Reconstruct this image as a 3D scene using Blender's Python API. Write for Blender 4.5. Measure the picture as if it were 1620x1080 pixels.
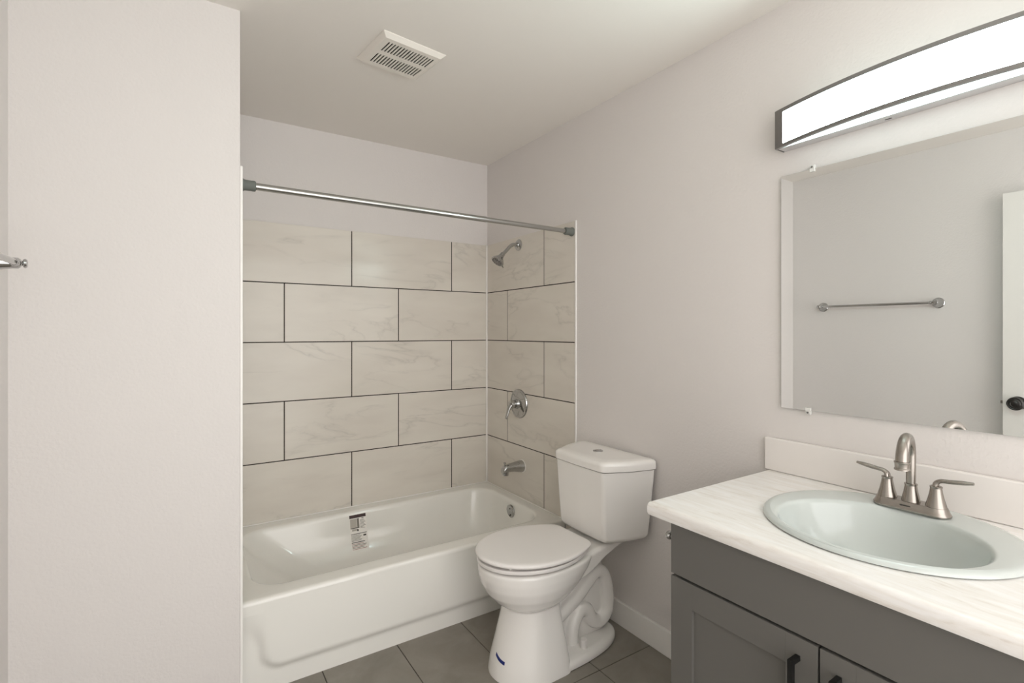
import bpy, bmesh, math, random
from mathutils import Vector, Matrix, Quaternion

random.seed(7)
for o in list(bpy.data.objects):
    bpy.data.objects.remove(o)
SC = bpy.context.scene
COL = SC.collection
PI = math.pi

# ------------------------------------------------------------------ camera
EYE = 1.328
YAW = 0.578806919
cam_d = bpy.data.cameras.new('camera')
cam_d.sensor_width = 36.0
cam_d.lens = 799.265 / 1620 * 36.0
cam_d.shift_y = (525.16 - 540.0) / 1620.0
cam_d.clip_start = 0.01
cam = bpy.data.objects.new('camera', cam_d)
COL.objects.link(cam)
cam.location = (0, 0, EYE)
cam.rotation_euler = (PI / 2, 0, -YAW)
SC.camera = cam

# ------------------------------------------------------------------ world, exposure
LAMP_COL = (0.78, 1.0, 0.98, 1)
LAMP_FRONT = 28.0
LAMP_SIDE = 1.8
w = bpy.data.worlds.new('ambient_fill')  # even fill light added all round, entering through the open room end
SC.world = w
w.use_nodes = True
bg = w.node_tree.nodes['Background']
bg.inputs['Color'].default_value = (1.0, 0.975, 0.955, 1)
bg.inputs['Strength'].default_value = 3.1
vs = SC.view_settings
vs.view_transform = 'Standard'
vs.look = 'None'
vs.gamma = 1.0
vs.use_curve_mapping = False
vs.exposure = 0.08

# ------------------------------------------------------------------ room dimensions
XR = 1.675      # right wall
YB = 2.8586     # back wall (tile face 6 mm in front)
XL = -0.404     # left wall
YW = 1.939      # face of the wing wall at the tub's left end
XW = 0.165      # end of the wing wall
CEIL = 2.417
YF = -1.10       # unseen shell end behind the camera, left open to let the added fill in
TUB_Y = 2.06
RIM = 0.352
TILE_TOP = 1.892


# ------------------------------------------------------------------ materials
def mat(name, col, rough=0.5, metal=0.0, coat=0.0, spec=0.5, emit=None, es=0.0):
    m = bpy.data.materials.new(name)
    m.use_nodes = True
    b = m.node_tree.nodes['Principled BSDF']
    b.inputs['Base Color'].default_value = (*col, 1)
    b.inputs['Roughness'].default_value = rough
    b.inputs['Metallic'].default_value = metal
    b.inputs['Specular IOR Level'].default_value = spec
    b.inputs['Coat Weight'].default_value = coat
    b.inputs['Coat Roughness'].default_value = 0.05
    if emit:
        b.inputs['Emission Color'].default_value = emit
        b.inputs['Emission Strength'].default_value = es
    return m


def nodes_of(m):
    nt = m.node_tree
    return nt, nt.nodes['Principled BSDF']


def add_noise(nt, scale, detail=4, rough=0.55, vec=None, dist=0.0):
    n = nt.nodes.new('ShaderNodeTexNoise')
    n.inputs['Scale'].default_value = scale
    n.inputs['Detail'].default_value = detail
    n.inputs['Roughness'].default_value = rough
    n.inputs['Distortion'].default_value = dist
    if vec is not None:
        nt.links.new(vec, n.inputs['Vector'])
    return n


def position(nt):
    return nt.nodes.new('ShaderNodeNewGeometry').outputs['Position']


def add_bump(m, scale, strength, dist=0.002, detail=3):
    nt, b = nodes_of(m)
    n = add_noise(nt, scale, detail, vec=position(nt))
    bp = nt.nodes.new('ShaderNodeBump')
    bp.inputs['Strength'].default_value = strength
    bp.inputs['Distance'].default_value = dist
    nt.links.new(n.outputs['Fac'], bp.inputs['Height'])
    nt.links.new(bp.outputs['Normal'], b.inputs['Normal'])


def ramp(nt, fac, stops):
    r = nt.nodes.new('ShaderNodeValToRGB')
    els = r.color_ramp.elements
    while len(els) < len(stops):
        els.new(0.5)
    for e, (p, c) in zip(els, stops):
        e.position = p
        e.color = (*c, 1)
    nt.links.new(fac, r.inputs['Fac'])
    return r


def s2l(r, g, b):
    f = lambda c: (c / 255 / 12.92) if c / 255 <= 0.04045 else ((c / 255 + 0.055) / 1.055) ** 2.4
    return (f(r), f(g), f(b))


M = {}
M['paint'] = mat('wall_paint', s2l(225, 220, 217), 0.55, spec=0.25)
add_bump(M['paint'], 110, 0.42, 0.003, 3)
M['ceiling'] = mat('ceiling_paint', s2l(238, 233, 227), 0.8, spec=0.15)
add_bump(M['ceiling'], 60, 0.12, 0.002)
M['trim'] = mat('white_trim', s2l(246, 243, 239), 0.35, spec=0.4)
M['splash'] = mat('backsplash_laminate', s2l(234, 229, 225), 0.3, spec=0.4)
M['caulk'] = mat('white_caulk', s2l(248, 245, 240), 0.45)
M['grout'] = mat('dark_grout', s2l(52, 45, 40), 0.85, spec=0.1)
M['door_paint'] = mat('door_paint', s2l(232, 229, 224), 0.4, spec=0.35)
M['porcelain'] = mat('porcelain', s2l(243, 240, 236), 0.12, coat=0.35)
M['tub'] = mat('tub_enamel', s2l(243, 241, 235), 0.14, coat=0.3)
M['sink'] = mat('sink_porcelain', s2l(203, 209, 206), 0.10, coat=0.35)
M['seat'] = mat('seat_plastic', s2l(240, 236, 233), 0.28)
M['chrome'] = mat('chrome', (0.47, 0.47, 0.465), 0.06, 1.0)
M['rod'] = mat('rod_steel', (0.46, 0.46, 0.445), 0.2, 1.0)
M['nickel'] = mat('brushed_nickel', (0.36, 0.33, 0.30), 0.25, 1.0)
M['dark_nickel'] = mat('dark_mark', (0.06, 0.055, 0.05), 0.5, 0.3)
M['rubber'] = mat('grey_rubber', s2l(112, 115, 110), 0.6, spec=0.2)
M['cabinet'] = mat('cabinet_grey', s2l(106, 104, 100), 0.5, spec=0.25)
M['cabinet_in'] = mat('cabinet_inside', s2l(60, 58, 55), 0.7)
M['black'] = mat('matte_black', s2l(22, 22, 22), 0.4, 0.2)
M['bronze'] = mat('dark_bronze', (0.045, 0.042, 0.04), 0.3, 0.7)
M['fixture'] = mat('fixture_metal', (0.27, 0.26, 0.255), 0.32, 0.85)
M['plate'] = mat('satin_plate', (0.72, 0.72, 0.73), 0.35, 1.0)
M['mirror'] = mat('mirror_glass', (0.90, 0.91, 0.905), 0.0, 1.0)
M['glass_edge'] = mat('mirror_edge', s2l(190, 200, 192), 0.15)
M['clip'] = mat('clear_clip', s2l(225, 224, 220), 0.15, coat=0.3)
M['vent'] = mat('vent_plastic', s2l(236, 230, 222), 0.4)
M['vent_shade'] = mat('vent_shade_paint', s2l(30, 27, 24), 0.8)  # near-black that paints in the shade behind the vent slots
M['blue'] = mat('blue_tape', s2l(18, 36, 110), 0.5)
M['lens'] = mat('lamp_lens', (0.9, 0.9, 0.9), 0.4, emit=LAMP_COL, es=LAMP_FRONT)
M['lens_side'] = mat('lamp_lens_side', (0.9, 0.9, 0.9), 0.4, emit=LAMP_COL, es=LAMP_SIDE)
M['label_paper'] = mat('label_paper', s2l(242, 238, 232), 0.4)
M['label_maroon'] = mat('label_maroon', s2l(52, 26, 24), 0.5)
M['label_grey'] = mat('label_grey', s2l(186, 180, 170), 0.5)
M['label_mid'] = mat('label_mid_grey', s2l(128, 122, 112), 0.5)
M['label_ink'] = mat('label_ink', s2l(70, 64, 60), 0.5)
M['label_red'] = mat('label_red_ink', s2l(178, 140, 132), 0.5)


def tile_material():
    m = mat('marble_tile', s2l(205, 198, 187), 0.22, spec=0.45)
    nt, b = nodes_of(m)
    g = nt.nodes.new('ShaderNodeNewGeometry')
    rnd = nt.nodes.new('ShaderNodeVectorMath')
    rnd.operation = 'SCALE'
    rnd.inputs[0].default_value = (37.0, 53.0, 71.0)
    nt.links.new(g.outputs['Random Per Island'], rnd.inputs['Scale'])
    ad = nt.nodes.new('ShaderNodeVectorMath')
    nt.links.new(g.outputs['Position'], ad.inputs[0])
    nt.links.new(rnd.outputs[0], ad.inputs[1])
    mp = nt.nodes.new('ShaderNodeMapping')
    mp.inputs['Rotation'].default_value = (0.35, 0.45, 0.3)
    mp.inputs['Scale'].default_value = (0.8, 0.8, 3.0)
    nt.links.new(ad.outputs[0], mp.inputs['Vector'])
    n1 = add_noise(nt, 1.9, 5, 0.52, mp.outputs[0], 0.7)
    # a vein is where the noise crosses its middle value
    sub = nt.nodes.new('ShaderNodeMath'); sub.operation = 'SUBTRACT'; sub.inputs[1].default_value = 0.5
    ab = nt.nodes.new('ShaderNodeMath'); ab.operation = 'ABSOLUTE'
    nt.links.new(n1.outputs['Fac'], sub.inputs[0]); nt.links.new(sub.outputs[0], ab.inputs[0])
    vein = ramp(nt, ab.outputs[0], [(0.0, (0.84,) * 3), (0.008, (0.93,) * 3), (0.035, (1, 1, 1))])
    n2 = add_noise(nt, 2.3, 4, 0.5, mp.outputs[0])
    msk = ramp(nt, n2.outputs['Fac'], [(0.42, (0, 0, 0)), (0.62, (1, 1, 1))])
    mixv = nt.nodes.new('ShaderNodeMix'); mixv.data_type = 'RGBA'
    mixv.inputs['A'].default_value = (1, 1, 1, 1)
    nt.links.new(msk.outputs[0], mixv.inputs['Factor'])
    nt.links.new(vein.outputs[0], mixv.inputs['B'])
    n3 = add_noise(nt, 3.0, 3, 0.5, mp.outputs[0])
    base = ramp(nt, n3.outputs['Fac'], [(0.3, s2l(218, 211, 201)), (0.7, s2l(226, 220, 210))])
    mul = nt.nodes.new('ShaderNodeMix'); mul.data_type = 'RGBA'; mul.blend_type = 'MULTIPLY'
    mul.inputs['Factor'].default_value = 1.0
    nt.links.new(base.outputs[0], mul.inputs['A'])
    nt.links.new(mixv.outputs['Result'], mul.inputs['B'])
    nt.links.new(mul.outputs['Result'], b.inputs['Base Color'])
    return m


def floor_material():
    m = mat('grey_floor_tile', s2l(136, 131, 124), 0.38, spec=0.35)
    nt, b = nodes_of(m)
    p = position(nt)
    n = add_noise(nt, 5.0, 7, 0.6, p, 0.6)
    c = ramp(nt, n.outputs['Fac'], [(0.3, s2l(130, 124, 115)), (0.7, s2l(151, 145, 136))])
    nt.links.new(c.outputs[0], b.inputs['Base Color'])
    n2 = add_noise(nt, 90, 3, 0.5, p)
    bp = nt.nodes.new('ShaderNodeBump')
    bp.inputs['Strength'].default_value = 0.06
    bp.inputs['Distance'].default_value = 0.001
    nt.links.new(n2.outputs['Fac'], bp.inputs['Height'])
    nt.links.new(bp.outputs['Normal'], b.inputs['Normal'])
    return m


def counter_material():
    m = mat('streaked_laminate', s2l(222, 215, 206), 0.3, spec=0.4)
    nt, b = nodes_of(m)
    mp = nt.nodes.new('ShaderNodeMapping')
    mp.inputs['Scale'].default_value = (9.0, 1.15, 9.0)
    mp.inputs['Rotation'].default_value = (0.0, 0.0, 0.12)
    nt.links.new(position(nt), mp.inputs['Vector'])
    n = add_noise(nt, 6.0, 8, 0.68, mp.outputs[0], 0.7)
    c = ramp(nt, n.outputs['Fac'], [(0.28, s2l(216, 209, 201)), (0.42, s2l(236, 232, 227)), (0.60, s2l(244, 242, 240))])
    nt.links.new(c.outputs[0], b.inputs['Base Color'])
    return m


M['tile'] = tile_material()
M['floor_tile'] = floor_material()
M['counter'] = counter_material()


# ------------------------------------------------------------------ mesh helpers
def V(*a):
    return Vector(a)


def add_box(bm, x0, x1, y0, y1, z0, z1, bevel=0.0, seg=2, mi=0):
    vs_ = [bm.verts.new((x, y, z)) for x in (x0, x1) for y in (y0, y1) for z in (z0, z1)]
    q = [(0, 1, 3, 2), (4, 6, 7, 5), (0, 4, 5, 1), (2, 3, 7, 6), (0, 2, 6, 4), (1, 5, 7, 3)]
    fs = [bm.faces.new([vs_[i] for i in f]) for f in q]
    for f in fs:
        f.material_index = mi
    if bevel > 0:
        es = list({e for f in fs for e in f.edges})
        r = bmesh.ops.bevel(bm, geom=es, offset=bevel, segments=seg, profile=0.5, affect='EDGES')
        for f in r['faces']:
            f.material_index = mi


def loft(bm, rings, cap0=True, cap1=True, closed=True, mi=0):
    vr = [[bm.verts.new(p) for p in r] for r in rings]
    n = len(vr[0])
    for a, b in zip(vr, vr[1:]):
        for i in range(n if closed else n - 1):
            j = (i + 1) % n
            bm.faces.new((a[i], a[j], b[j], b[i])).material_index = mi
    for flag, r in ((cap0, vr[0]), (cap1, vr[-1])):
        if flag and closed:
            bm.faces.new(r).material_index = mi
    return vr


def spline(pts, n=8):
    P = [Vector(p) for p in pts]
    P = [P[0] * 2 - P[1]] + P + [P[-1] * 2 - P[-2]]
    out = []
    for i in range(1, len(P) - 2):
        for k in range(n):
            t = k / n
            a, b, c, d = P[i - 1], P[i], P[i + 1], P[i + 2]
            out.append(0.5 * ((2 * b) + (c - a) * t + (2 * a - 5 * b + 4 * c - d) * t * t + (3 * b - a - 3 * c + d) * t ** 3))
    out.append(P[-2])
    return out


def lerp_list(vals, n):
    if len(vals) == n:
        return vals
    out = []
    for i in range(n):
        t = i / (n - 1) * (len(vals) - 1)
        k = min(int(t), len(vals) - 2)
        out.append(vals[k] + (vals[k + 1] - vals[k]) * (t - k))
    return out


def add_tube(bm, path, radii, seg=20, flat=(1, 1), side=None, cap=True, mi=0):
    path = [Vector(p) for p in path]
    rr = lerp_list(radii if isinstance(radii, (list, tuple)) else [radii, radii], len(path))
    fl = flat
    tang = []
    for i in range(len(path)):
        a = path[max(i - 1, 0)]
        b = path[min(i + 1, len(path) - 1)]
        tang.append((b - a).normalized())
    s = Vector(side) if side else (Vector((0, 0, 1)) if abs(tang[0].z) < 0.9 else Vector((0, 1, 0)))
    rings = []
    for p, t, r in zip(path, tang, rr):
        s = (s - t * s.dot(t)).normalized()
        u = t.cross(s)
        rings.append([p + s * (r * fl[0] * math.cos(2 * PI * k / seg)) + u * (r * fl[1] * math.sin(2 * PI * k / seg)) for k in range(seg)])
    loft(bm, rings, cap, cap, mi=mi)


def add_lathe(bm, prof, origin, axis=(0, 0, 1), seg=32, scale=(1, 1), mi=0, side=None):
    ax = Vector(axis).normalized()
    s = Vector(side) if side else (Vector((1, 0, 0)) if abs(ax.x) < 0.9 else Vector((0, 1, 0)))
    s = (s - ax * s.dot(ax)).normalized()
    u = ax.cross(s)
    o = Vector(origin)
    rings = [[o + ax * h + s * (max(r, 1e-5) * scale[0] * math.cos(2 * PI * k / seg)) + u * (max(r, 1e-5) * scale[1] * math.sin(2 * PI * k / seg))
              for k in range(seg)] for r, h in prof]
    loft(bm, rings, True, True, mi=mi)


def round_poly(pts, rads, n=6):
    """closed 2-D polygon with rounded corners, the same number of points whatever the radii"""
    out = []
    m = len(pts)
    for i in range(m):
        p = Vector(pts[i]).to_2d(); a = Vector(pts[i - 1]).to_2d(); b = Vector(pts[(i + 1) % m]).to_2d()
        r = rads[i] if isinstance(rads, (list, tuple)) else rads
        da = (a - p).normalized(); db = (b - p).normalized()
        ang = da.angle(db)
        d = min(r / math.tan(ang / 2), 0.48 * (a - p).length, 0.48 * (b - p).length)
        p0 = p + da * d; p1 = p + db * d
        for k in range(n + 1):
            t = k / n
            out.append(((1 - t) ** 2) * p0 + 2 * t * (1 - t) * p + t * t * p1)
    return out


def rrect(x0, x1, y0, y1, r, nc=12, ns=14):
    """rounded rectangle, counter-clockwise, evenly matched from ring to ring"""
    out = []
    cs = [(x1 - r, y0 + r, -PI / 2), (x1 - r, y1 - r, 0), (x0 + r, y1 - r, PI / 2), (x0 + r, y0 + r, PI)]
    for i, (cx, cy, a0) in enumerate(cs):
        for k in range(nc + 1):
            a = a0 + PI / 2 * k / nc
            out.append((cx + r * math.cos(a), cy + r * math.sin(a)))
        nx = cs[(i + 1) % 4]
        q = (nx[0] + r * math.cos(nx[2]), nx[1] + r * math.sin(nx[2]))
        p = out[-1]
        for k in range(1, ns):
            t = k / ns
            out.append((p[0] + (q[0] - p[0]) * t, p[1] + (q[1] - p[1]) * t))
    return out


def world_of(o):
    v = Vector((0, 0, 0))
    while o:
        v += o.location
        o = o.parent
    return v


def build(name, bm, m, parent=None, origin=None, smooth=35, mods=None):
    """link a bmesh drawn in room coordinates as one object"""
    bmesh.ops.remove_doubles(bm, verts=bm.verts, dist=1e-6)
    bmesh.ops.recalc_face_normals(bm, faces=bm.faces)
    cs = [v.co.copy() for v in bm.verts]
    lo = Vector((min(c.x for c in cs), min(c.y for c in cs), min(c.z for c in cs)))
    hi = Vector((max(c.x for c in cs), max(c.y for c in cs), max(c.z for c in cs)))
    o3 = Vector(origin) if origin else Vector(((lo.x + hi.x) / 2, (lo.y + hi.y) / 2, lo.z))
    for v in bm.verts:
        v.co -= o3
    me = bpy.data.meshes.new(name)
    bm.to_mesh(me)
    bm.free()
    for mm in (m if isinstance(m, (list, tuple)) else [m]):
        me.materials.append(mm)
    if smooth:
        me.polygons.foreach_set('use_smooth', [True] * len(me.polygons))
        me.set_sharp_from_angle(angle=math.radians(smooth))
    o = bpy.data.objects.new(name, me)
    if smooth and smooth < 180:     # keep the big flat faces flat beside small bevels
        wn = o.modifiers.new('weighted_normal', 'WEIGHTED_NORMAL')
        wn.keep_sharp = True
        wn.weight = 60
    COL.objects.link(o)
    if parent:
        o.parent = parent
        o.location = o3 - world_of(parent)
    else:
        o.location = o3
    return o


def tag(o, label=None, cat=None, kind=None, group=None):
    if label: o['label'] = label
    if cat: o['category'] = cat
    if kind: o['kind'] = kind
    if group: o['group'] = group
    return o


def thing(name, loc, label, cat):
    o = bpy.data.objects.new(name, None)
    o.empty_display_size = 0.05
    COL.objects.link(o)
    o.location = loc
    return tag(o, label, cat)


def boxes(name, lst, m, parent=None, bevel=0.0, smooth=35, **k):
    bm = bmesh.new()
    for b in lst:
        add_box(bm, *b, bevel=bevel)
    return build(name, bm, m, parent, smooth=smooth, **k)


# ------------------------------------------------------------------ the room shell
def floor():
    bm = bmesh.new()
    y_far = YB + 0.1
    add_box(bm, -0.6, XR + 0.1, YF, y_far, -0.06, -0.0025, mi=1)
    g = 0.0016
    xs = [1.374 + 0.3045 * k for k in range(-7, 2)]
    ys = [1.474 + 0.61 * k for k in range(-7, 4)]
    for xa, xb in zip(xs, xs[1:]):
        for ya, yb in zip(ys, ys[1:]):
            x0, x1 = max(xa + g, -0.6), min(xb - g, XR + 0.1)
            y0, y1 = max(ya + g, YF), min(yb - g, y_far)
            if x1 - x0 > 0.01 and y1 - y0 > 0.01:
                add_box(bm, x0, x1, y0, y1, -0.01, 0.0, bevel=0.0006, seg=1)
    o = build('floor', bm, [M['floor_tile'], M['grout']], smooth=0)
    tag(o, 'grey square-cut floor tiles with thin dark joints', 'floor', 'structure')


floor()
tag(boxes('ceiling', [(-0.6, XR + 0.1, YF, YB + 0.1, CEIL, CEIL + 0.08)], M['ceiling'], smooth=0),
    'plain off-white bathroom ceiling', 'ceiling', 'structure')
wall_right = tag(boxes('wall_right', [(XR, XR + 0.1, YF, YB + 0.1, 0, CEIL)], M['paint'], smooth=0),
                 'off-white painted wall behind the toilet and the mirror', 'wall', 'structure')
wall_back = tag(boxes('wall_back', [(XW, XR, YB, YB + 0.1, 0, CEIL)], M['paint'], smooth=0),
                'off-white wall behind the bathtub, tiled below', 'wall', 'structure')
tag(boxes('wall_left', [(XL - 0.1, XL, YF, YB + 0.1, 0, CEIL)], M['paint'], smooth=0),
    'off-white painted wall carrying the towel bar', 'wall', 'structure')
wall_wing = tag(boxes('wall_wing', [(XL, XW, YW, YB + 0.1, 0, CEIL)], M['paint'], smooth=0),
                'blank off-white wall closing the left end of the bathtub', 'wall', 'structure')
# tiled surround ------------------------------------------------------------
ROWS = [0.3515 + 0.308 * k for k in range(5)] + [TILE_TOP]     # joints between the courses
G = 0.0026


def tile_panel(name, parent, rects, backing, m=M['tile']):
    bm = bmesh.new()
    for b in rects:
        add_box(bm, *b, bevel=0.0004, seg=1)
    for b in backing:
        add_box(bm, *b, mi=1)
    o = build(name, bm, [m, M['grout']], parent, smooth=0)
    o['label'] = 'large pale marbled wall tiles with dark joints'
    return o


YT = YB - 0.006
XT = XR - 0.006
rects = []
for k in range(5):
    z0, z1 = ROWS[k] + G, ROWS[k + 1] - (G if k < 4 else -0.0004)
    joints = [XW + 0.008, 0.795, 1.413, XT] if k % 2 == 0 else [XW + 0.008, 0.447, 1.067, XT]
    for a, b in zip(joints, joints[1:]):
        rects.append((a + G, b - G, YT, YB - 0.0005, z0 if k else ROWS[0], z1))
tile_panel('tile_panel', wall_back, rects, [(XW + 0.008, XT, YT + 0.0009, YB - 0.0002, ROWS[0], TILE_TOP)])
boxes('corner_caulk', [(XT - 0.009, XT, YT - 0.009, YT, RIM + 0.0065, TILE_TOP)], M['caulk'], wall_back, bevel=0.002)

TY0 = 1.971     # where the tile stops on the right wall
rects = []
for k in range(5):
    z0, z1 = ROWS[k] + G, ROWS[k + 1] - (G if k < 4 else -0.0004)
    joints = [TY0, 2.232, YT] if k % 2 == 0 else [TY0, 2.606, YT]
    for a, b in zip(joints, joints[1:]):
        rects.append((XT, XR - 0.0005, a + G, b - G, z0 if k else ROWS[0], z1))
rects.append((XT, XR - 0.0005, TY0 + G, 2.044, 0.045, ROWS[0] - G))
rects.append((XT, XR - 0.0005, TY0 + G, 2.044, 0.002, 0.045 - 2 * G))
tile_panel('tile_panel', wall_right, rects,
           [(XT + 0.0009, XR - 0.0002, TY0, YT, ROWS[0], TILE_TOP), (XT + 0.0009, XR - 0.0002, TY0, 2.044, 0.002, ROWS[0])])
o = boxes('edge_trim', [(XT - 0.002, XR - 0.0002, TY0 - 0.009, TY0, 0.002, TILE_TOP + 0.002)], M['trim'], wall_right, bevel=0.002)
o['label'] = 'slim white edge strip beside the tiles'
rects = []
for k in range(5):
    z0, z1 = ROWS[k] + G, ROWS[k + 1] - (G if k < 4 else -0.0004)
    joints = [YW + 0.008, 2.33, YT] if k % 2 == 0 else [YW + 0.008, 2.55, YT]
    for a, b in zip(joints, joints[1:]):
        rects.append((XW + 0.0005, XW + 0.0065, a + G, b - G, z0 if k else ROWS[0], z1))
tile_panel('tile_panel', wall_wing, rects, [(XW + 0.0002, XW + 0.0056, YW + 0.008, YT, ROWS[0], TILE_TOP)])
o = boxes('edge_trim', [(XW + 0.0002, XW + 0.0085, YW - 0.001, YW + 0.008, 0.002, TILE_TOP)], M['trim'], wall_wing, bevel=0.002)
o['label'] = 'slim white edge strip at the wall end'

bm = bmesh.new()
add_box(bm, XR - 0.017, XR - 0.0002, 0.900, TY0 - 0.012, 0.0005, 0.106, bevel=0.003)
tag(build('baseboard_right', bm, M['trim']), 'white baseboard between the toilet and the vanity', 'baseboard', 'structure')


# ------------------------------------------------------------------ bathtub
BASIN = [  # z, left, right, front, back, corner radius
    (0.3520, 0.218, 1.615, 2.128, 2.788, 0.135),
    (0.3500, 0.226, 1.608, 2.136, 2.781, 0.130),
    (0.3430, 0.233, 1.602, 2.143, 2.774, 0.126),
    (0.3300, 0.239, 1.598, 2.148, 2.769, 0.124),
    (0.2600, 0.300, 1.585, 2.166, 2.750, 0.132),
    (0.2000, 0.370, 1.572, 2.190, 2.726, 0.130),
    (0.1500, 0.440, 1.552, 2.215, 2.694, 0.125),
    (0.1200, 0.490, 1.530, 2.240, 2.664, 0.115),
    (0.1000, 0.540, 1.500, 2.270, 2.627, 0.100),
    (0.0900, 0.600, 1.460, 2.310, 2.580, 0.080),
]


def basin_at(z, col):
    for a, b in zip(BASIN, BASIN[1:]):
        if b[0] <= z <= a[0]:
            t = (a[0] - z) / (a[0] - b[0])
            return a[col] + (b[col] - a[col]) * t
    return BASIN[0][col]


TX0, TX1 = 0.1735, 1.6688
TY1 = YT - 0.0005


def bathtub():
    root = thing('bathtub', (0.92, 2.45, 0.0), 'white alcove bathtub with apron front below the tiled wall', 'bathtub')
    bm = bmesh.new()
    rings = []
    for z, ins, r in ((0.300, 0.0, 0.004), (0.334, 0.0, 0.004), (0.343, 0.0022, 0.006), (0.349, 0.007, 0.010), (0.352, 0.016, 0.014)):
        rings.append([V(x, y, z) for x, y in rrect(TX0, TX1, TUB_Y - 0.012 + ins, TY1, r)])
    # flat rim in between, then the basin
    rings.append([V(x, y, 0.3525) for x, y in rrect(0.205, 1.628, 2.112, 2.800, 0.13)])
    for z, l, r_, f, b, rad in BASIN:
        rings.append([V(x, y, z) for x, y in rrect(l, r_, f, b, rad)])
    under = [[V(x, y, 0.300) for x, y in rrect(0.205, 1.628, 2.112, 2.800, 0.13)]]
    for z, l, r_, f, b, rad in BASIN[4:]:
        under.append([V(x, y, z - 0.012) for x, y in rrect(l - 0.010, r_ + 0.010, f - 0.010, b + 0.010, rad + 0.01)])
    loft(bm, under[::-1] + rings, True, True)
    # apron: a pressed panel standing proud of the skirt
    nx, nz = 150, 44

    def sm(t):
        t = max(0.0, min(1.0, t))
        return t * t * (3 - 2 * t)
    zs = [0.0005 + (0.334 - 0.0005) * k / nz for k in range(nz + 1)]
    grid = []
    for z in zs:
        row = []
        for i in range(nx + 1):
            x = TX0 + (TX1 - TX0) * i / nx
            # signed distance to a panel with rounded lower corners
            cx, hx = 0.925, 0.665
            qx = abs(x - cx) - (hx - 0.06)
            qz = (0.095 + 0.06) - z
            d = math.hypot(max(qx, 0), max(qz, 0)) + min(max(qx, qz), 0) - 0.06
            wide = 0.034 + 0.13 * sm((z - 0.16) / 0.12) * (1 if qx > qz else 0) * 0.4
            h = 1 - sm((d + 0.004) / wide)
            y = TUB_Y + 0.004 - 0.017 * h
            t = sm((z - 0.20) / 0.134)
            y = y * (1 - t) + (TUB_Y - 0.012) * t
            row.append(bm.verts.new((x, y, z)))
        grid.append(row)
    for a, b in zip(grid, grid[1:]):
        for i in range(nx):
            bm.faces.new((a[i], a[i + 1], b[i + 1], b[i]))
    bk = [bm.verts.new((x, TUB_Y + 0.012, z)) for x, z in ((TX0, zs[0]), (TX1, zs[0]), (TX1, zs[-1]), (TX0, zs[-1]))]
    bm.faces.new(bk)
    bm.faces.new(list(grid[0]) + [bk[1], bk[0]])
    bm.faces.new(list(grid[-1]) + [bk[2], bk[3]])
    bm.faces.new([r[0] for r in grid] + [bk[3], bk[0]])
    bm.faces.new([r[-1] for r in grid] + [bk[2], bk[1]])
    build('tub_shell', bm, M['tub'], root, smooth=60)
    # overflow plate on the end wall
    oz = 0.296
    ox = basin_at(oz, 2) - 0.001
    ax = V(-1, 0, -0.1).normalized()
    bm = bmesh.new()
    add_lathe(bm, [(0.037, -0.002), (0.037, 0.006), (0.034, 0.009), (0.02, 0.0115), (0.0, 0.012)], (ox, 2.443, oz), ax, 36)
    ov = build('overflow_plate', bm, M['chrome'], root)
    ov['label'] = 'round chrome overflow plate'
    for dz in (0.019, -0.019):
        bm = bmesh.new()
        add_lathe(bm, [(0.0048, 0.0), (0.0048, 0.004), (0.003, 0.0055), (0.0, 0.0056)], V(ox, 2.443 - 0.006, oz + dz) + ax * 0.0095, ax, 14)
        build('screw', bm, M['dark_nickel'], ov)
    # caulk bead along the tiles
    bm = bmesh.new()
    add_box(bm, TX0 + 0.005, XT - 0.002, YT - 0.007, YT - 0.0005, RIM + 0.0005, RIM + 0.006, bevel=0.002)
    add_box(bm, XT - 0.007, XT - 0.0005, 2.055, YT - 0.003, RIM + 0.0005, RIM + 0.006, bevel=0.002)
    build('caulk_bead', bm, M['caulk'], root)
    # printed paper label on the far wall of the basin
    bm = bmesh.new()
    X0, X1, Z0, Z1 = 0.757, 0.846, 0.164, 0.334

    def patch(a0, a1, b0, b1, mi, lift):
        # a: 0..1 along x, b: 0..1 downwards
        xa, xb = X0 + (X1 - X0) * a0, X0 + (X1 - X0) * a1
        za, zb = Z1 - (Z1 - Z0) * b1, Z1 - (Z1 - Z0) * b0
        cuts = [za] + [z for z in (0.2, 0.26, 0.33) if za < z < zb] + [zb]
        for c0, c1 in zip(cuts, cuts[1:]):
            q = [V(xa, basin_at(c0, 4) - lift, c0), V(xb, basin_at(c0, 4) - lift, c0), V(xb, basin_at(c1, 4) - lift, c1), V(xa, basin_at(c1, 4) - lift, c1)]
            bm.faces.new([bm.verts.new(p) for p in q]).material_index = mi
    patch(-0.02, 1.02, 0.0, 1.0, 0, 0.0008)
    patch(0.0, 1.0, 0.0, 0.095, 1, 0.0012)
    patch(0.03, 0.42, 0.115, 0.40, 2, 0.0012)
    patch(0.44, 0.57, 0.115, 0.40, 3, 0.0012)
    patch(0.05, 0.55, 0.375, 0.395, 4, 0.0015)
    patch(0.12, 0.46, 0.41, 0.47, 2, 0.0012)
    patch(0.42, 0.51, 0.43, 0.485, 4, 0.0015)
    patch(0.72, 0.86, 0.115, 0.135, 4, 0.0012)
    for k in range(8):
        patch(0.62, 0.86 + 0.1 * ((k * 7) % 3) / 2, 0.165 + 0.034 * k, 0.178 + 0.034 * k, 3, 0.0012)
    patch(0.03, 0.98, 0.545, 0.562, 4, 0.0012)
    patch(0.76, 0.93, 0.60, 0.645, 4, 0.0012)
    for k in range(6):
        patch(0.03, 0.56 + 0.1 * ((k * 5) % 3) / 2, 0.585 + 0.03 * k, 0.597 + 0.03 * k, 3, 0.0012)
    patch(0.03, 0.82, 0.775, 0.795, 4, 0.0012)
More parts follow.
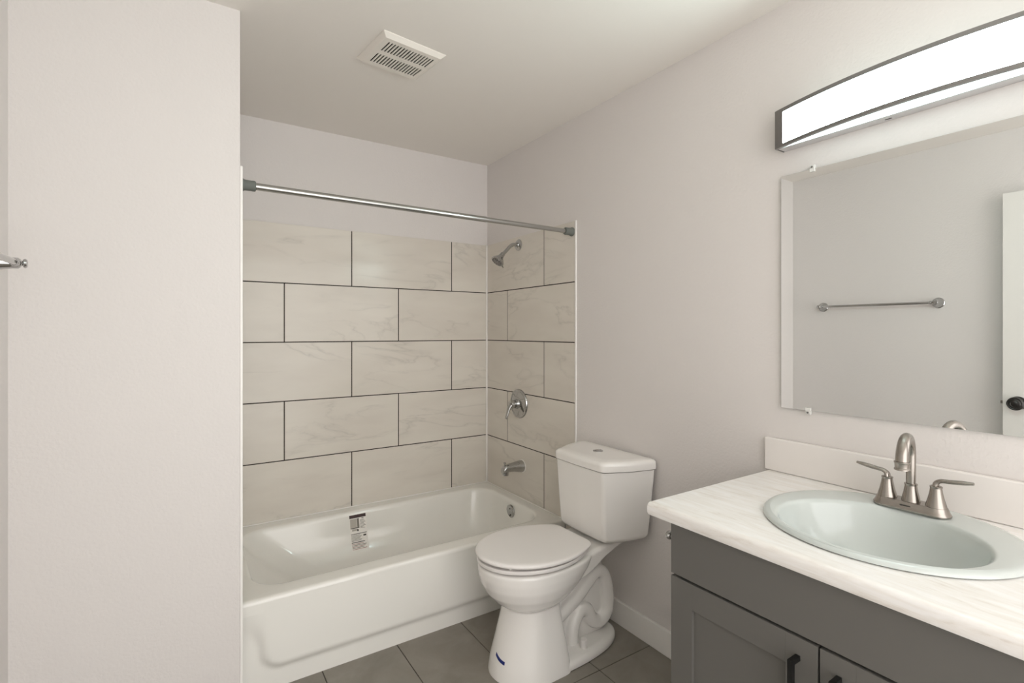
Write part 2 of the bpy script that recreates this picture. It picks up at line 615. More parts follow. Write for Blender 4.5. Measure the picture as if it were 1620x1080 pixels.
    for k in range(5):
        patch(0.03, 0.74 + 0.16 * ((k * 5) % 3) / 2, 0.82 + 0.032 * k, 0.834 + 0.032 * k, 5 if k % 2 == 0 else 3, 0.0012)
    lb = build('warning_label', bm, [M['label_paper'], M['label_maroon'], M['label_grey'], M['label_mid'], M['label_ink'], M['label_red']], root, smooth=0)
    lb['label'] = 'printed paper label with a dark top bar'


bathtub()


# ------------------------------------------------------------------ shower fittings
def shower_rod():
    y, z0, z1 = 1.993, 1.843, 1.840
    xa, xb = XW + 0.0068, XT - 0.0002
    root = thing('shower_curtain_rod', (xa, y, z0), 'chrome tension curtain rod spanning above the bathtub', 'curtain rod')
    xm = 1.16
    zm = z0 + (z1 - z0) * (xm - xa) / (xb - xa)
    bm = bmesh.new()
    add_tube(bm, [V(xa + 0.03, y, z0), V(xm, y, zm)], 0.0128, 28)
    build('outer_tube', bm, M['rod'], root)
    bm = bmesh.new()
    add_tube(bm, [V(xm - 0.05, y, zm), V(xb - 0.03, y, z1)], 0.0112, 28)
    build('inner_tube', bm, M['rod'], root)
    for x, s, z in ((xa, 1, z0), (xb, -1, z1)):
        bm = bmesh.new()
        add_lathe(bm, [(0.0225, 0), (0.0225, 0.005), (0.019, 0.012), (0.0178, 0.034), (0.0185, 0.036), (0.0185, 0.044), (0.0165, 0.047), (0.010, 0.0475)], (x, y, z), (s, 0, 0), 32)
        e = build('end_cap', bm, M['rubber'], root)
        e['label'] = 'grey rubber end cap'


def shower_head():
    y, z = 2.481, 1.843
    root = thing('wall_shower', (XT, y, z), 'chrome shower head on a bent arm high on the tiled wall', 'shower head')
    bm = bmesh.new()
    add_lathe(bm, [(0.034, 0.0), (0.034, 0.003), (0.030, 0.007), (0.016, 0.010), (0.014, 0.016), (0.0, 0.016)], (XT - 0.0002, y, z), (-1, 0, 0), 36)
    build('flange', bm, M['chrome'], root)
    bm = bmesh.new()
    p = spline([(XT - 0.004, y, z), (1.645, y, z), (1.624, y, z - 0.003), (1.606, y, z - 0.016), (1.59, y, z - 0.032), (1.552, y, z - 0.070)], 6)
    add_tube(bm, p, 0.0108, 22)
    build('arm', bm, M['chrome'], root)
    c = V(1.550, y, z - 0.072)
    ax = V(-0.62, 0.02, -0.78).normalized()
    bm = bmesh.new()
    add_lathe(bm, [(0.010, -0.016), (0.0145, -0.014), (0.0150, 0.004), (0.017, 0.006), (0.018, 0.012), (0.026, 0.022), (0.0365, 0.036),
                   (0.0400, 0.042), (0.0400, 0.048), (0.0380, 0.050), (0.0, 0.050)], c, ax, 40)
    h = build('head', bm, M['chrome'], root)
    bm = bmesh.new()
    add_lathe(bm, [(0.033, 0.0495), (0.033, 0.0515), (0.022, 0.0520), (0.020, 0.0505), (0.012, 0.0505), (0.010, 0.054), (0.0, 0.0545)], c, ax, 32)
    f = build('spray_face', bm, M['fixture'], h)
    f['label'] = 'dark spray face with nozzles'
    s = V(0, 1, 0)
    s = (s - ax * s.dot(ax)).normalized()
    u = ax.cross(s)
    bm = bmesh.new()
    for k in range(12):
        a = 2 * PI * k / 12
        add_lathe(bm, [(0.0022, 0), (0.0016, 0.003), (0.0, 0.0031)], c + ax * 0.0515 + (s * math.cos(a) + u * math.sin(a)) * 0.027, ax, 8)
    build('nozzles', bm, M['black'], h)
    bm = bmesh.new()
    add_tube(bm, [c + ax * 0.045 + u * 0.038, c + ax * 0.047 + u * 0.052], [0.004, 0.003], 10)
    build('spray_lever', bm, M['chrome'], h)


def shower_valve():
    y, z = 2.474, 0.906
    root = thing('shower_valve', (XT, y, z), 'round chrome shower valve plate with a drooping lever above the tub spout', 'shower valve')
    bm = bmesh.new()
    add_lathe(bm, [(0.086, 0.0), (0.086, 0.004), (0.083, 0.009), (0.076, 0.0115), (0.072, 0.0095), (0.045, 0.016), (0.03, 0.018), (0.0, 0.018)], (XT - 0.0002, y, z), (-1, 0, 0), 56)
    build('escutcheon', bm, M['chrome'], root)
    bm = bmesh.new()
    add_lathe(bm, [(0.034, 0.012), (0.029, 0.017), (0.0265, 0.030), (0.0245, 0.034), (0.0, 0.034)], (XT, y, z), (-1, 0, 0), 36)
    build('collar', bm, M['chrome'], root)
    bm = bmesh.new()
    add_lathe(bm, [(0.018, 0.0345), (0.023, 0.037), (0.0245, 0.050), (0.021, 0.064), (0.010, 0.071), (0.0, 0.072)], (XT, y, z), (-1, 0, 0), 36)
    p = spline([(XT - 0.046, y, z + 0.004), (XT - 0.066, y, z - 0.010), (XT - 0.078, y, z - 0.034), (XT - 0.086, y, z - 0.060), (XT - 0.093, y + 0.002, z - 0.082)], 6)
    add_tube(bm, p, [0.018, 0.019, 0.0145, 0.0115, 0.0100, 0.0078], 20, flat=(1.0, 0.70), side=(0, 1, 0))
    build('lever_handle', bm, M['chrome'], root)


def tub_spout():
    y, z = 2.4445, 0.545
    root = thing('tub_spout', (XT, y, z), 'chrome tub spout with a diverter knob on the tiled wall', 'tub spout')
    bm = bmesh.new()
    rings = []
    for dx, zc, hh, hw in ((0.0, 0.0, 0.0345, 0.0345), (0.014, 0.0, 0.0345, 0.0345), (0.03, 0.001, 0.032, 0.032), (0.065, 0.002, 0.0265, 0.027),
                           (0.095, 0.0015, 0.0235, 0.0245), (0.113, -0.001, 0.0235, 0.0235), (0.126, -0.004, 0.0225, 0.0220),
                           (0.135, -0.009, 0.0180, 0.0190), (0.140, -0.014, 0.010, 0.012)):
        rings.append([V(XT - 0.0002 - dx, y + hw * math.cos(a), z + zc + hh * math.sin(a)) for a in [2 * PI * k / 32 for k in range(32)]])
    loft(bm, rings)
    bx = XT - 0.116
    add_lathe(bm, [(0.0185, 0.0), (0.0195, 0.022), (0.0195, 0.036), (0.0165, 0.037), (0.0155, 0.030), (0.0, 0.030)], (bx, y, z - 0.001), (-0.06, 0, -1), 30)
    build('spout_body', bm, M['chrome'], root)
    bm = bmesh.new()
    add_lathe(bm, [(0.0035, 0.0), (0.0035, 0.010), (0.0075, 0.012), (0.0080, 0.018), (0.006, 0.0205), (0.0, 0.021)], (bx - 0.004, y, z + 0.0165), (-0.1, 0, 1), 20)
    build('diverter_knob', bm, M['chrome'], root)
    bm = bmesh.new()
    add_lathe(bm, [(0.0375, 0.0), (0.037, 0.003), (0.0348, 0.0035), (0.0, 0.0035)], (XT - 0.0001, y, z), (-1, 0, 0), 36)
    build('caulk_ring', bm, M['caulk'], root)


shower_rod()
shower_head()
shower_valve()
tub_spout()

# ------------------------------------------------------------------ toilet
TC = 1.667      # centre line of the toilet


def egg(xf, xb, hw, z, xm=None, nf=2.0, nb=2.6, N=72, yc=TC):
    xm = xf + (xb - xf) * 0.5 if xm is None else xm
    out = []
    for k in range(N):
        a = 2 * PI * k / N
        c, s = math.cos(a), math.sin(a)
        n = nb if c > 0 else nf
        q = (abs(c) ** n + abs(s) ** n) ** (-1 / n)
        L = (xb - xm) if c > 0 else (xm - xf)
        out.append(V(xm + L * c * q, yc + hw * s * q, z))
    return out


def toilet():
    root = thing('toilet', (1.35, TC, 0.0), 'white two-piece toilet with closed lid beside the bathtub', 'toilet')
    bm = bmesh.new()
    # foot plate behind the pedestal
    loft(bm, [egg(1.020, 1.603, 0.138, 0.0004, 1.24, 2.0, 2.5), egg(1.018, 1.608, 0.142, 0.006, 1.24, 2.0, 2.5), egg(1.018, 1.607, 0.141, 0.020, 1.24, 2.0, 2.5),
              egg(1.022, 1.602, 0.136, 0.030, 1.24, 2.0, 2.5), egg(1.030, 1.592, 0.127, 0.0365, 1.24, 2.0, 2.5), egg(1.05, 1.572, 0.110, 0.039, 1.24, 2.0, 2.5)])
    build('base', bm, M['porcelain'], root, smooth=60)
    bm = bmesh.new()
    # front pedestal
    loft(bm, [egg(1.000, 1.292, 0.147, -0.008, 1.17, 2.0, 7), egg(1.000, 1.292, 0.147, 0.004, 1.17, 2.0, 7), egg(1.008, 1.288, 0.140, 0.05, 1.17, 2.0, 7),
              egg(1.032, 1.277, 0.126, 0.13, 1.17, 2.0, 7), egg(1.052, 1.266, 0.114, 0.20, 1.17, 2.0, 7),
              egg(1.066, 1.258, 0.106, 0.262, 1.17, 2.0, 7), egg(1.08, 1.25, 0.100, 0.31, 1.17, 2.0, 7)])
    # bowl
    loft(bm, [egg(1.072, 1.285, 0.085, 0.250, 1.17, 2.0, 2.2), egg(1.046, 1.315, 0.114, 0.262, 1.17, 2.0, 2.2),
              egg(1.018, 1.345, 0.138, 0.284, 1.17, 2.0, 2.2), egg(0.988, 1.380, 0.160, 0.318, 1.17, 2.0, 2.2),
              egg(0.968, 1.410, 0.173, 0.356, 1.17, 2.0, 2.3), egg(0.959, 1.432, 0.178, 0.390, 1.17, 2.0, 2.5),
              egg(0.956, 1.445, 0.1795, 0.420, 1.17, 2.0, 2.6), egg(0.960, 1.442, 0.176, 0.427, 1.17, 2.0, 2.6), egg(0.975, 1.43, 0.164, 0.430, 1.17, 2.0, 2.6)])
    # deck under the tank
    sec = []
    for x, zt, zb, hw in ((1.30, 0.432, 0.325, 0.135), (1.38, 0.434, 0.342, 0.130), (1.42, 0.436, 0.356, 0.124), (1.48, 0.442, 0.384, 0.119),
                          (1.54, 0.448, 0.405, 0.117), (1.60, 0.449, 0.424, 0.117), (1.640, 0.448, 0.432, 0.112)):
        r = [(-hw, zb + 0.012), (-hw + 0.018, zb), (hw - 0.018, zb), (hw, zb + 0.012), (hw, zt - 0.012), (hw - 0.012, zt), (-hw + 0.012, zt), (-hw, zt - 0.012)]
        sec.append([V(x, TC + a, b) for a, b in r])
    loft(bm, sec)
    # exposed trapway: an S of fat tube on both flanks, on a thin web
    path = [(1.25, 0.150), (1.320, 0.185), (1.387, 0.222), (1.446, 0.272), (1.492, 0.300), (1.530, 0.284), (1.552, 0.235), (1.562, 0.165), (1.552, 0.108), (1.510, 0.082),
            (1.468, 0.103), (1.440, 0.148), (1.405, 0.160), (1.376, 0.130), (1.360, 0.088), (1.356, 0.030)]
    p = spline([(x, TC, z) for x, z in path], 5)
    for s in (-1, 1):
        add_tube(bm, [V(q.x, q.y + s * 0.040, q.z) for q in p], 0.030, 22, side=(0, 1, 0))
    web = [(1.26, 0.02), (1.54, 0.02), (1.56, 0.10), (1.55, 0.30), (1.50, 0.38), (1.26, 0.34)]
    loft(bm, [[V(x, TC - 0.036, z) for x, z in web], [V(x, TC + 0.036, z) for x, z in web]])
    bo = build('bowl', bm, M['porcelain'], root, smooth=180)
    bo['label'] = 'white china bowl and pedestal with the curved trapway showing'
    rm = bo.modifiers.new('remesh', 'REMESH')
    rm.mode = 'VOXEL'
    rm.voxel_size = 0.0042
    rm.use_smooth_shade = True
    sm = bo.modifiers.new('smooth', 'SMOOTH')
    sm.factor = 0.5
    sm.iterations = 5
    # bolt caps on the foot
    for s in (-1, 1):
        bm = bmesh.new()
        add_lathe(bm, [(0.0150, 0.0), (0.0140, 0.034), (0.0125, 0.038), (0.0, 0.0385)], (1.378, TC + s * 0.096, 0.034), (0, 0, 1), 24)
        build('bolt_cap', bm, M['seat'], root)
    # strip of blue tape low on the pedestal
    bm = bmesh.new()
    pts = []
    for k in range(7):
        t = k / 6
        z = 0.086 - 0.015 * t - 0.003 * math.sin(PI * t)
        pts.append((math.radians(179 + 22 * t), z))
    vv = []
    for a, z in pts:
        row = []
        for dz in (0.0058, -0.0058):
            zz = z + dz
            f = max(0.0, min(1.0, (zz - 0.05) / 0.08))
            xf, hw = 1.008 + (1.032 - 1.008) * f, 0.140 + (0.126 - 0.140) * f
            L = 1.17 - xf
            row.append(bm.verts.new((1.17 + (L + 0.0012) * math.cos(a), TC + (hw + 0.0012) * math.sin(a), zz)))
        vv.append(row)
    for a, b in zip(vv, vv[1:]):
        bm.faces.new((a[0], b[0], b[1], a[1]))
    tp = build('tape_strip', bm, M['blue'], root)
    tp['label'] = 'short strip of blue tape'
    # seat and lid: round front, sides drawing in to a straight back edge
    def E(d, z, xb=1.408, hb=0.128):
        xf, xm, hw = 0.946 + d, 1.185, 0.189 - d
        pts = []
        for k in range(0, 33):
            t = PI / 2 + PI * k / 32
            pts.append((xm + (xm - xf) * math.cos(t), hw * math.sin(t)))
        xe, he = xb - d, hb - d
        side = []
        for k in range(1, 11):
            t = k / 10
            side.append((xm + (xe - 0.022 - xm) * t, hw - (hw - he) * t * t))
        corner = [(xe - 0.0135, he - 0.0065), (xe - 0.0065, he - 0.0155), (xe - 0.0018, he - 0.0275), (xe, he - 0.042), (xe, 0.05)]
        r = side + corner
        full = pts + [(x, -y) for x, y in r] + [(x, y) for x, y in r[::-1]]
        return [V(x, TC + y, z) for x, y in full]
    bm = bmesh.new()
    loft(bm, [E(0.013, 0.4372, 1.405), E(0.007, 0.4390, 1.405), E(0.006, 0.4420, 1.405), E(0.006, 0.4490, 1.405), E(0.008, 0.4515, 1.405), E(0.014, 0.4525, 1.405)])
    build('seat', bm, M['seat'], root)
    bm = bmesh.new()
    loft(bm, [E(0.010, 0.4545), E(0.002, 0.4575), E(0.0, 0.4610), E(0.0, 0.4660), E(0.002, 0.4695), E(0.007, 0.4720), E(0.016, 0.4732), E(0.034, 0.4737)])
    for v in bm.verts:      # the lid sits on bumpers, a little open towards the front
        v.co.z += 0.0075 * (1.42 - v.co.x) / 0.47 - 0.001
    for s in (-1, 1):
        add_box(bm, 1.010, 1.026, TC + s * 0.10 - 0.008, TC + s * 0.10 + 0.008, 0.4520, 0.4640)
    add_box(bm, 1.385, 1.404, TC - 0.085, TC + 0.085, 0.4400, 0.4560, bevel=0.002)
    build('lid', bm, M['seat'], root)
    # tank
    bm = bmesh.new()
    rings = []
    for z, xb, hb, xf, hf, r in ((0.4500, 1.605, 0.155, 1.492, 0.105, 0.024), (0.4520, 1.622, 0.172, 1.474, 0.120, 0.024), (0.4570, 1.636, 0.187, 1.459, 0.131, 0.024), (0.4660, 1.645, 0.197, 1.450, 0.139, 0.024),
                                 (0.478, 1.650, 0.203, 1.445, 0.142, 0.024), (0.60, 1.655, 0.217, 1.437, 0.147, 0.024), (0.7535, 1.660, 0.230, 1.429, 0.152, 0.024)):
        mx, mh = (xb + xf) / 2 - 0.012, (hb + hf) / 2 + 0.010
        poly = [(xb, TC - hb), (xb, TC + hb), (mx, TC + mh), (xf, TC + hf), (xf - 0.005, TC), (xf, TC - hf), (mx, TC - mh)]
        rings.append([V(q.x, q.y, z) for q in round_poly(poly, [0.016, 0.016, 0.3, r, 0.5, r, 0.3], 6)])
    loft(bm, rings)
    build('tank', bm, M['porcelain'], root, smooth=50)
    bm = bmesh.new()
    rings = []
    for z, d in ((0.7565, -0.001), (0.7580, 0.005), (0.7800, 0.006), (0.7900, 0.003), (0.7950, -0.004), (0.7975, -0.014), (0.7985, -0.05)):
        xb, hb, xf, hf = 1.665 + min(d, 0.0), 0.233 + d, 1.428 - d, 0.153 + d * 0.8
        mx, mh = (xb + xf) / 2 - 0.012, (hb + hf) / 2 + 0.010
        poly = [(xb, TC - hb), (xb, TC + hb), (mx, TC + mh), (xf, TC + hf), (xf - 0.005, TC), (xf, TC - hf), (mx, TC - mh)]
        rings.append([V(q.x, q.y, z) for q in round_poly(poly, [0.022, 0.022, 0.3, 0.035, 0.5, 0.035, 0.3], 6)])
    loft(bm, rings)
    build('tank_lid', bm, M['porcelain'], root, smooth=50)
    bm = bmesh.new()
    add_lathe(bm, [(0.0225, 0.0), (0.0225, 0.003), (0.019, 0.0045), (0.0, 0.005)], (1.552, TC + 0.008, 0.7980), (0, 0, 1), 36)
    b = build('flush_button', bm, M['chrome'], root)
    b['label'] = 'round chrome flush button'
    bm = bmesh.new()
    add_box(bm, 1.5335, 1.5705, TC + 0.0072, TC + 0.0088, 0.8022, 0.8033)
    build('split_line', bm, M['dark_nickel'], b)


toilet()

# ------------------------------------------------------------------ vanity
VF = 1.088      # face of the doors
VY1, VY0 = 0.893, 0.150
CT, CB = 0.864, 0.826
SPX = XR - 0.019


def vanity():
    root = thing('vanity_cabinet', (1.38, (VY0 + VY1) / 2, 0), 'grey painted two-door vanity cabinet under the sink counter', 'cabinet')
    zc = CB - 0.001
    bk = VF + 0.019
    lst = [(bk, XR - 0.002, VY1 - 0.018, VY1, 0.0005, zc), (bk, XR - 0.002, VY0, VY0 + 0.018, 0.0005, zc),
           (XR - 0.012, XR - 0.002, VY0 + 0.018, VY1 - 0.018, 0.10, zc), (bk, XR - 0.012, VY0 + 0.018, VY1 - 0.018, 0.09, 0.106),
           (bk + 0.06, bk + 0.075, VY0 + 0.018, VY1 - 0.018, 0.0005, 0.09),
           (bk, bk + 0.018, VY0 + 0.018, VY1 - 0.018, 0.66, 0.72), (bk, bk + 0.018, VY0 + 0.018, VY1 - 0.018, 0.80, zc),
           (bk, bk + 0.018, 0.495, 0.548, 0.106, 0.66)]
    boxes('carcass', lst, M['cabinet_in'], root, smooth=0)
    o = boxes('side_panel', [(bk - 0.0005, XR - 0.0022, VY1, VY1 + 0.002, 0.0005, zc)], M['cabinet'], root, smooth=0)
    bm = bmesh.new()
    add_box(bm, VF, bk - 0.001, VY0 + 0.001, VY1, 0.691, zc - 0.001, bevel=0.0012)
    o = build('drawer_front', bm, M['cabinet'], root)
    o['label'] = 'plain grey false drawer front'
    gap = 0.521
    for y0, y1, hy in ((gap + 0.0022, VY1, 0.562), (VY0 + 0.001, gap - 0.0022, 0.482)):
        z0, z1, fr = 0.108, 0.684, 0.066
        bm = bmesh.new()
        add_box(bm, VF, bk - 0.001, y0, y0 + fr, z0, z1, bevel=0.0012)
        add_box(bm, VF, bk - 0.001, y1 - fr, y1, z0, z1, bevel=0.0012)
        add_box(bm, VF, bk - 0.001, y0 + fr - 0.0005, y1 - fr + 0.0005, z1 - fr, z1, bevel=0.0012)
        add_box(bm, VF, bk - 0.001, y0 + fr - 0.0005, y1 - fr + 0.0005, z0, z0 + fr, bevel=0.0012)
        add_box(bm, VF + 0.009, bk - 0.004, y0 + fr - 0.003, y1 - fr + 0.003, z0 + fr - 0.003, z1 - fr + 0.003)
        d = build('door', bm, M['cabinet'], root)
        d['label'] = 'grey shaker door with recessed panel'
        bm = bmesh.new()
        w2 = 0.0052
        top, bot = 0.648, 0.500
        add_box(bm, VF - 0.034, VF - 0.022, hy - w2, hy + w2, bot, top, bevel=0.001)
        add_box(bm, VF - 0.024, VF - 0.0002, hy - w2, hy + w2, top - 0.011, top, bevel=0.001)
        add_box(bm, VF - 0.024, VF - 0.0002, hy - w2, hy + w2, bot, bot + 0.011, bevel=0.001)
        h = build('handle', bm, M['black'], d)
        h['label'] = 'square black bar handle'
    holder_post(root)


SKC, SKA, SKB = (1.392, 0.520), 0.250, 0.258     # sink rim ellipse
BWC, BWA, BWB = (1.345, 0.522), 0.187, 0.203     # bowl opening


def ell(c, a, b, z, N=96, n=2.0):
    out = []
    for k in range(N):
        t = 2 * PI * k / N
        cs, sn = math.cos(t), math.sin(t)
        q = (abs(cs) ** n + abs(sn) ** n) ** (-1 / n)
        out.append(V(c[0] + a * cs * q, c[1] + b * sn * q, z))
    return out


def counter():
    root = thing('countertop', (1.37, 0.52, CB), 'pale streaked laminate countertop with backsplash on the grey vanity', 'countertop')
    x0, x1, y0, y1 = 1.068, XR - 0.0015, 0.085, 0.957
    N = 96
    cx, cy = SKC

    def ring(ins, z):
        ax0, ax1, ay0, ay1 = x0 + ins, x1, y0, y1 - ins * 0.4
        # ray from the sink centre to the rectangle; corners snapped to the nearest ray
        pts = []
        for k in range(N):
            t = 2 * PI * k / N
            c, s = math.cos(t), math.sin(t)
            ts = []
            if c > 1e-6: ts.append((ax1 - cx) / c)
            if c < -1e-6: ts.append((ax0 - cx) / c)
            if s > 1e-6: ts.append((ay1 - cy) / s)
            if s < -1e-6: ts.append((ay0 - cy) / s)
            L = min(ts)
            pts.append(V(cx + c * L, cy + s * L, z))
        for qx, qy in ((ax0, ay0), (ax0, ay1), (ax1, ay0), (ax1, ay1)):
            a = math.atan2(qy - cy, qx - cx) % (2 * PI)
            k = round(a / (2 * PI) * N) % N
            pts[k] = V(qx, qy, z)
        return pts
    hole = lambda z: ell(SKC, 0.236, 0.244, z, N)
    bm = bmesh.new()
    rings = [hole(CB), hole(CT), ring(0.015, CT), ring(0.008, CT - 0.001), ring(0.003, CT - 0.0045), ring(0.0, CT - 0.012), ring(0.0, CB + 0.010), ring(0.003, CB + 0.003), ring(0.010, CB), hole(CB)]
    loft(bm, rings, False, False)
    build('worktop', bm, M['counter'], root, smooth=40)
    bm = bmesh.new()
    add_box(bm, SPX, XR - 0.0008, y0, 0.968, CT + 0.0004, 0.973, bevel=0.004, seg=3)
    b = build('backsplash', bm, M['splash'], root)
    b['label'] = 'plain pale backsplash strip along the wall'


def sink():
    root = thing('sink', (SKC[0], SKC[1], CT), 'oval white drop-in basin set in the laminate countertop', 'sink')
    bm = bmesh.new()
    mixc = lambda t: (SKC[0] + (BWC[0] - SKC[0]) * t, SKC[1] + (BWC[1] - SKC[1]) * t)
    z = CT + 0.0004
    rings = [ell(SKC, SKA - 0.004, SKB - 0.004, z), ell(SKC, SKA, SKB, z + 0.003), ell(SKC, SKA - 0.0015, SKB - 0.0015, z + 0.008),
             ell(SKC, SKA - 0.007, SKB - 0.007, z + 0.012), ell(SKC, SKA - 0.016, SKB - 0.016, z + 0.0135),
             ell(mixc(0.5), (SKA + BWA) / 2 + 0.001, (SKB + BWB) / 2 + 0.001, z + 0.0125),
             ell(BWC, BWA + 0.007, BWB + 0.007, z + 0.0112), ell(BWC, BWA + 0.001, BWB + 0.001, z + 0.0085), ell(BWC, BWA - 0.004, BWB - 0.004, z + 0.001),
             ell(BWC, BWA - 0.010, BWB - 0.011, z - 0.02), ell(BWC, BWA - 0.020, BWB - 0.023, z - 0.055), ell(BWC, BWA - 0.045, BWB - 0.052, z - 0.09),
             ell(BWC, BWA - 0.080, BWB - 0.090, z - 0.118), ell(BWC, BWA - 0.13, BWB - 0.14, z - 0.130), ell(BWC, 0.024, 0.024, z - 0.133)]
    inner = rings
    outer = [ell(BWC, 0.030, 0.030, z - 0.142), ell(BWC, BWA - 0.12, BWB - 0.13, z - 0.140), ell(BWC, BWA - 0.07, BWB - 0.08, z - 0.128),
             ell(BWC, BWA - 0.034, BWB - 0.042, z - 0.096), ell(BWC, BWA - 0.014, BWB - 0.018, z - 0.058), ell(BWC, BWA - 0.004, BWB - 0.004, z - 0.02), ell(SKC, 0.231, 0.239, z - 0.004), ell(SKC, 0.231, 0.239, z)]
    loft(bm, inner + outer + [inner[0]], False, False)
    build('basin', bm, M['sink'], root, smooth=60)
    bm = bmesh.new()
    add_lathe(bm, [(0.0, -0.012), (0.026, -0.008), (0.028, 0.0), (0.024, 0.003), (0.020, 0.0), (0.0, 0.001)], (BWC[0], BWC[1], z - 0.1325), (0, 0, 1), 32)
    d = build('drain', bm, M['nickel'], root)
    d['label'] = 'brushed nickel drain'


def faucet():
    fx, fy, fz = 1.556, 0.522, CT + 0.0136
    root = thing('faucet', (fx, fy, fz), 'brushed nickel two-handle faucet behind the oval sink', 'faucet')

    def stadium(r, z, L=0.0515, N=20):
        out = []
        for k in range(N + 1):
            a = PI * k / N
            out.append(V(fx + r * math.cos(a), fy + L + r * math.sin(a), z))
        for k in range(N + 1):
            a = PI + PI * k / N
            out.append(V(fx + r * math.cos(a), fy - L + r * math.sin(a), z))
        return out
    bm = bmesh.new()
    loft(bm, [stadium(0.0300, fz), stadium(0.0305, fz + 0.003), stadium(0.0300, fz + 0.005), stadium(0.0268, fz + 0.010), stadium(0.0240, fz + 0.017), stadium(0.0228, fz + 0.0205), stadium(0.020, fz + 0.0215)])
    bp = build('base_plate', bm, M['nickel'], root)
    # small engraved maker's mark, too fine to read
    bm = bmesh.new()
    xm = fx - 0.0262
    for dy0, dy1, h in ((0.0105, 0.0145, 0.0030), (0.0070, 0.0092, 0.0022), (0.0042, 0.0062, 0.0022), (0.0014, 0.0034, 0.0022), (-0.0014, 0.0006, 0.0022), (-0.0042, -0.0022, 0.0022), (-0.0066, -0.0050, 0.0022)):
        add_box(bm, xm - 0.0014, xm + 0.0014, fy + dy0, fy + dy1, fz + 0.0125 - h / 2, fz + 0.0125 + h / 2)
    build('engraved_mark', bm, M['dark_nickel'], bp)
    zb = fz + 0.0212
    # spout
    bm = bmesh.new()
    add_lathe(bm, [(0.0205, 0.0), (0.0192, 0.006), (0.0150, 0.026), (0.0128, 0.041), (0.0138, 0.043), (0.0138, 0.046), (0.0115, 0.047), (0.0, 0.047)], (fx, fy, zb - 0.002), (0, 0, 1), 36)
    d = V(-0.986, -0.165, 0).normalized()
    R = 0.0535
    zt = fz + 0.135
    path = [V(fx, fy, zb + 0.040), V(fx, fy, zb + 0.07), V(fx, fy, zt - 0.02)]
    for k in range(15):
        a = PI * (k / 14) * 0.97
        path.append(V(fx, fy, zt) + d * (R - R * math.cos(a)) + V(0, 0, R * math.sin(a)))
    path.append(path[-1] + V(0, 0, -0.004))
    add_tube(bm, path, [0.0104, 0.0106, 0.0110, 0.0118, 0.0127, 0.0134, 0.0137], 26, side=(0, 1, 0))
    sp = build('spout', bm, M['nickel'], root)
    e = path[-1]
    bm = bmesh.new()
    add_lathe(bm, [(0.0137, 0.004), (0.0160, 0.003), (0.0160, 0.000), (0.0146, -0.002), (0.0142, -0.012), (0.0158, -0.014), (0.0158, -0.017), (0.013, -0.0175), (0.0, -0.016)], e, (0, 0, 1), 36)
    build('aerator', bm, M['nickel'], sp)
    # handles
    for s in (1, -1):
        hy = fy + s * 0.0515
        bm = bmesh.new()
        add_lathe(bm, [(0.0220, -0.001), (0.0210, 0.003), (0.0168, 0.018), (0.0136, 0.033), (0.0118, 0.045), (0.0127, 0.047), (0.0127, 0.0495), (0.010, 0.051), (0.0, 0.0515)], (fx, hy, zb), (0, 0, 1), 36)
        hb = build('handle', bm, M['nickel'], root)
        bm = bmesh.new()
        zt2 = zb + 0.050
        p = spline([(fx, hy - s * 0.001, zt2 - 0.002), (fx, hy + s * 0.001, zt2 + 0.008), (fx, hy + s * 0.010, zt2 + 0.0145), (fx, hy + s * 0.028, zt2 + 0.0165), (fx, hy + s * 0.050, zt2 + 0.0195), (fx, hy + s * 0.071, zt2 + 0.0225)], 6)
        add_tube(bm, p, [0.0105, 0.0100, 0.0082, 0.0078, 0.0085, 0.0082, 0.0050], 18, flat=(1.0, 0.62), side=(1, 0, 0))
        build('lever', bm, M['nickel'], hb)


def holder_post(root):
    x, y, z = 1.162, VY1 + 0.0020, 0.751
    bm = bmesh.new()
    add_lathe(bm, [(0.022, 0.0), (0.022, 0.004), (0.014, 0.008), (0.008, 0.012), (0.0075, 0.045), (0.0095, 0.052), (0.0, 0.052)], (x, y, z), (0, 1, 0), 28)
    p = build('holder_post', bm, M['chrome'], root)
    p['label'] = 'small chrome holder post on the side of the cabinet'
    bm = bmesh.new()
    add_lathe(bm, [(0.0, -0.0125), (0.0062, -0.0112), (0.0112, -0.0055), (0.0125, 0.0), (0.0112, 0.0055), (0.0062, 0.0112), (0.0, 0.0125)], (x, y + 0.063, z), (-1, 0.3, 0), 26)
    build('finial', bm, M['chrome'], p)


vanity()
counter()
sink()
faucet()


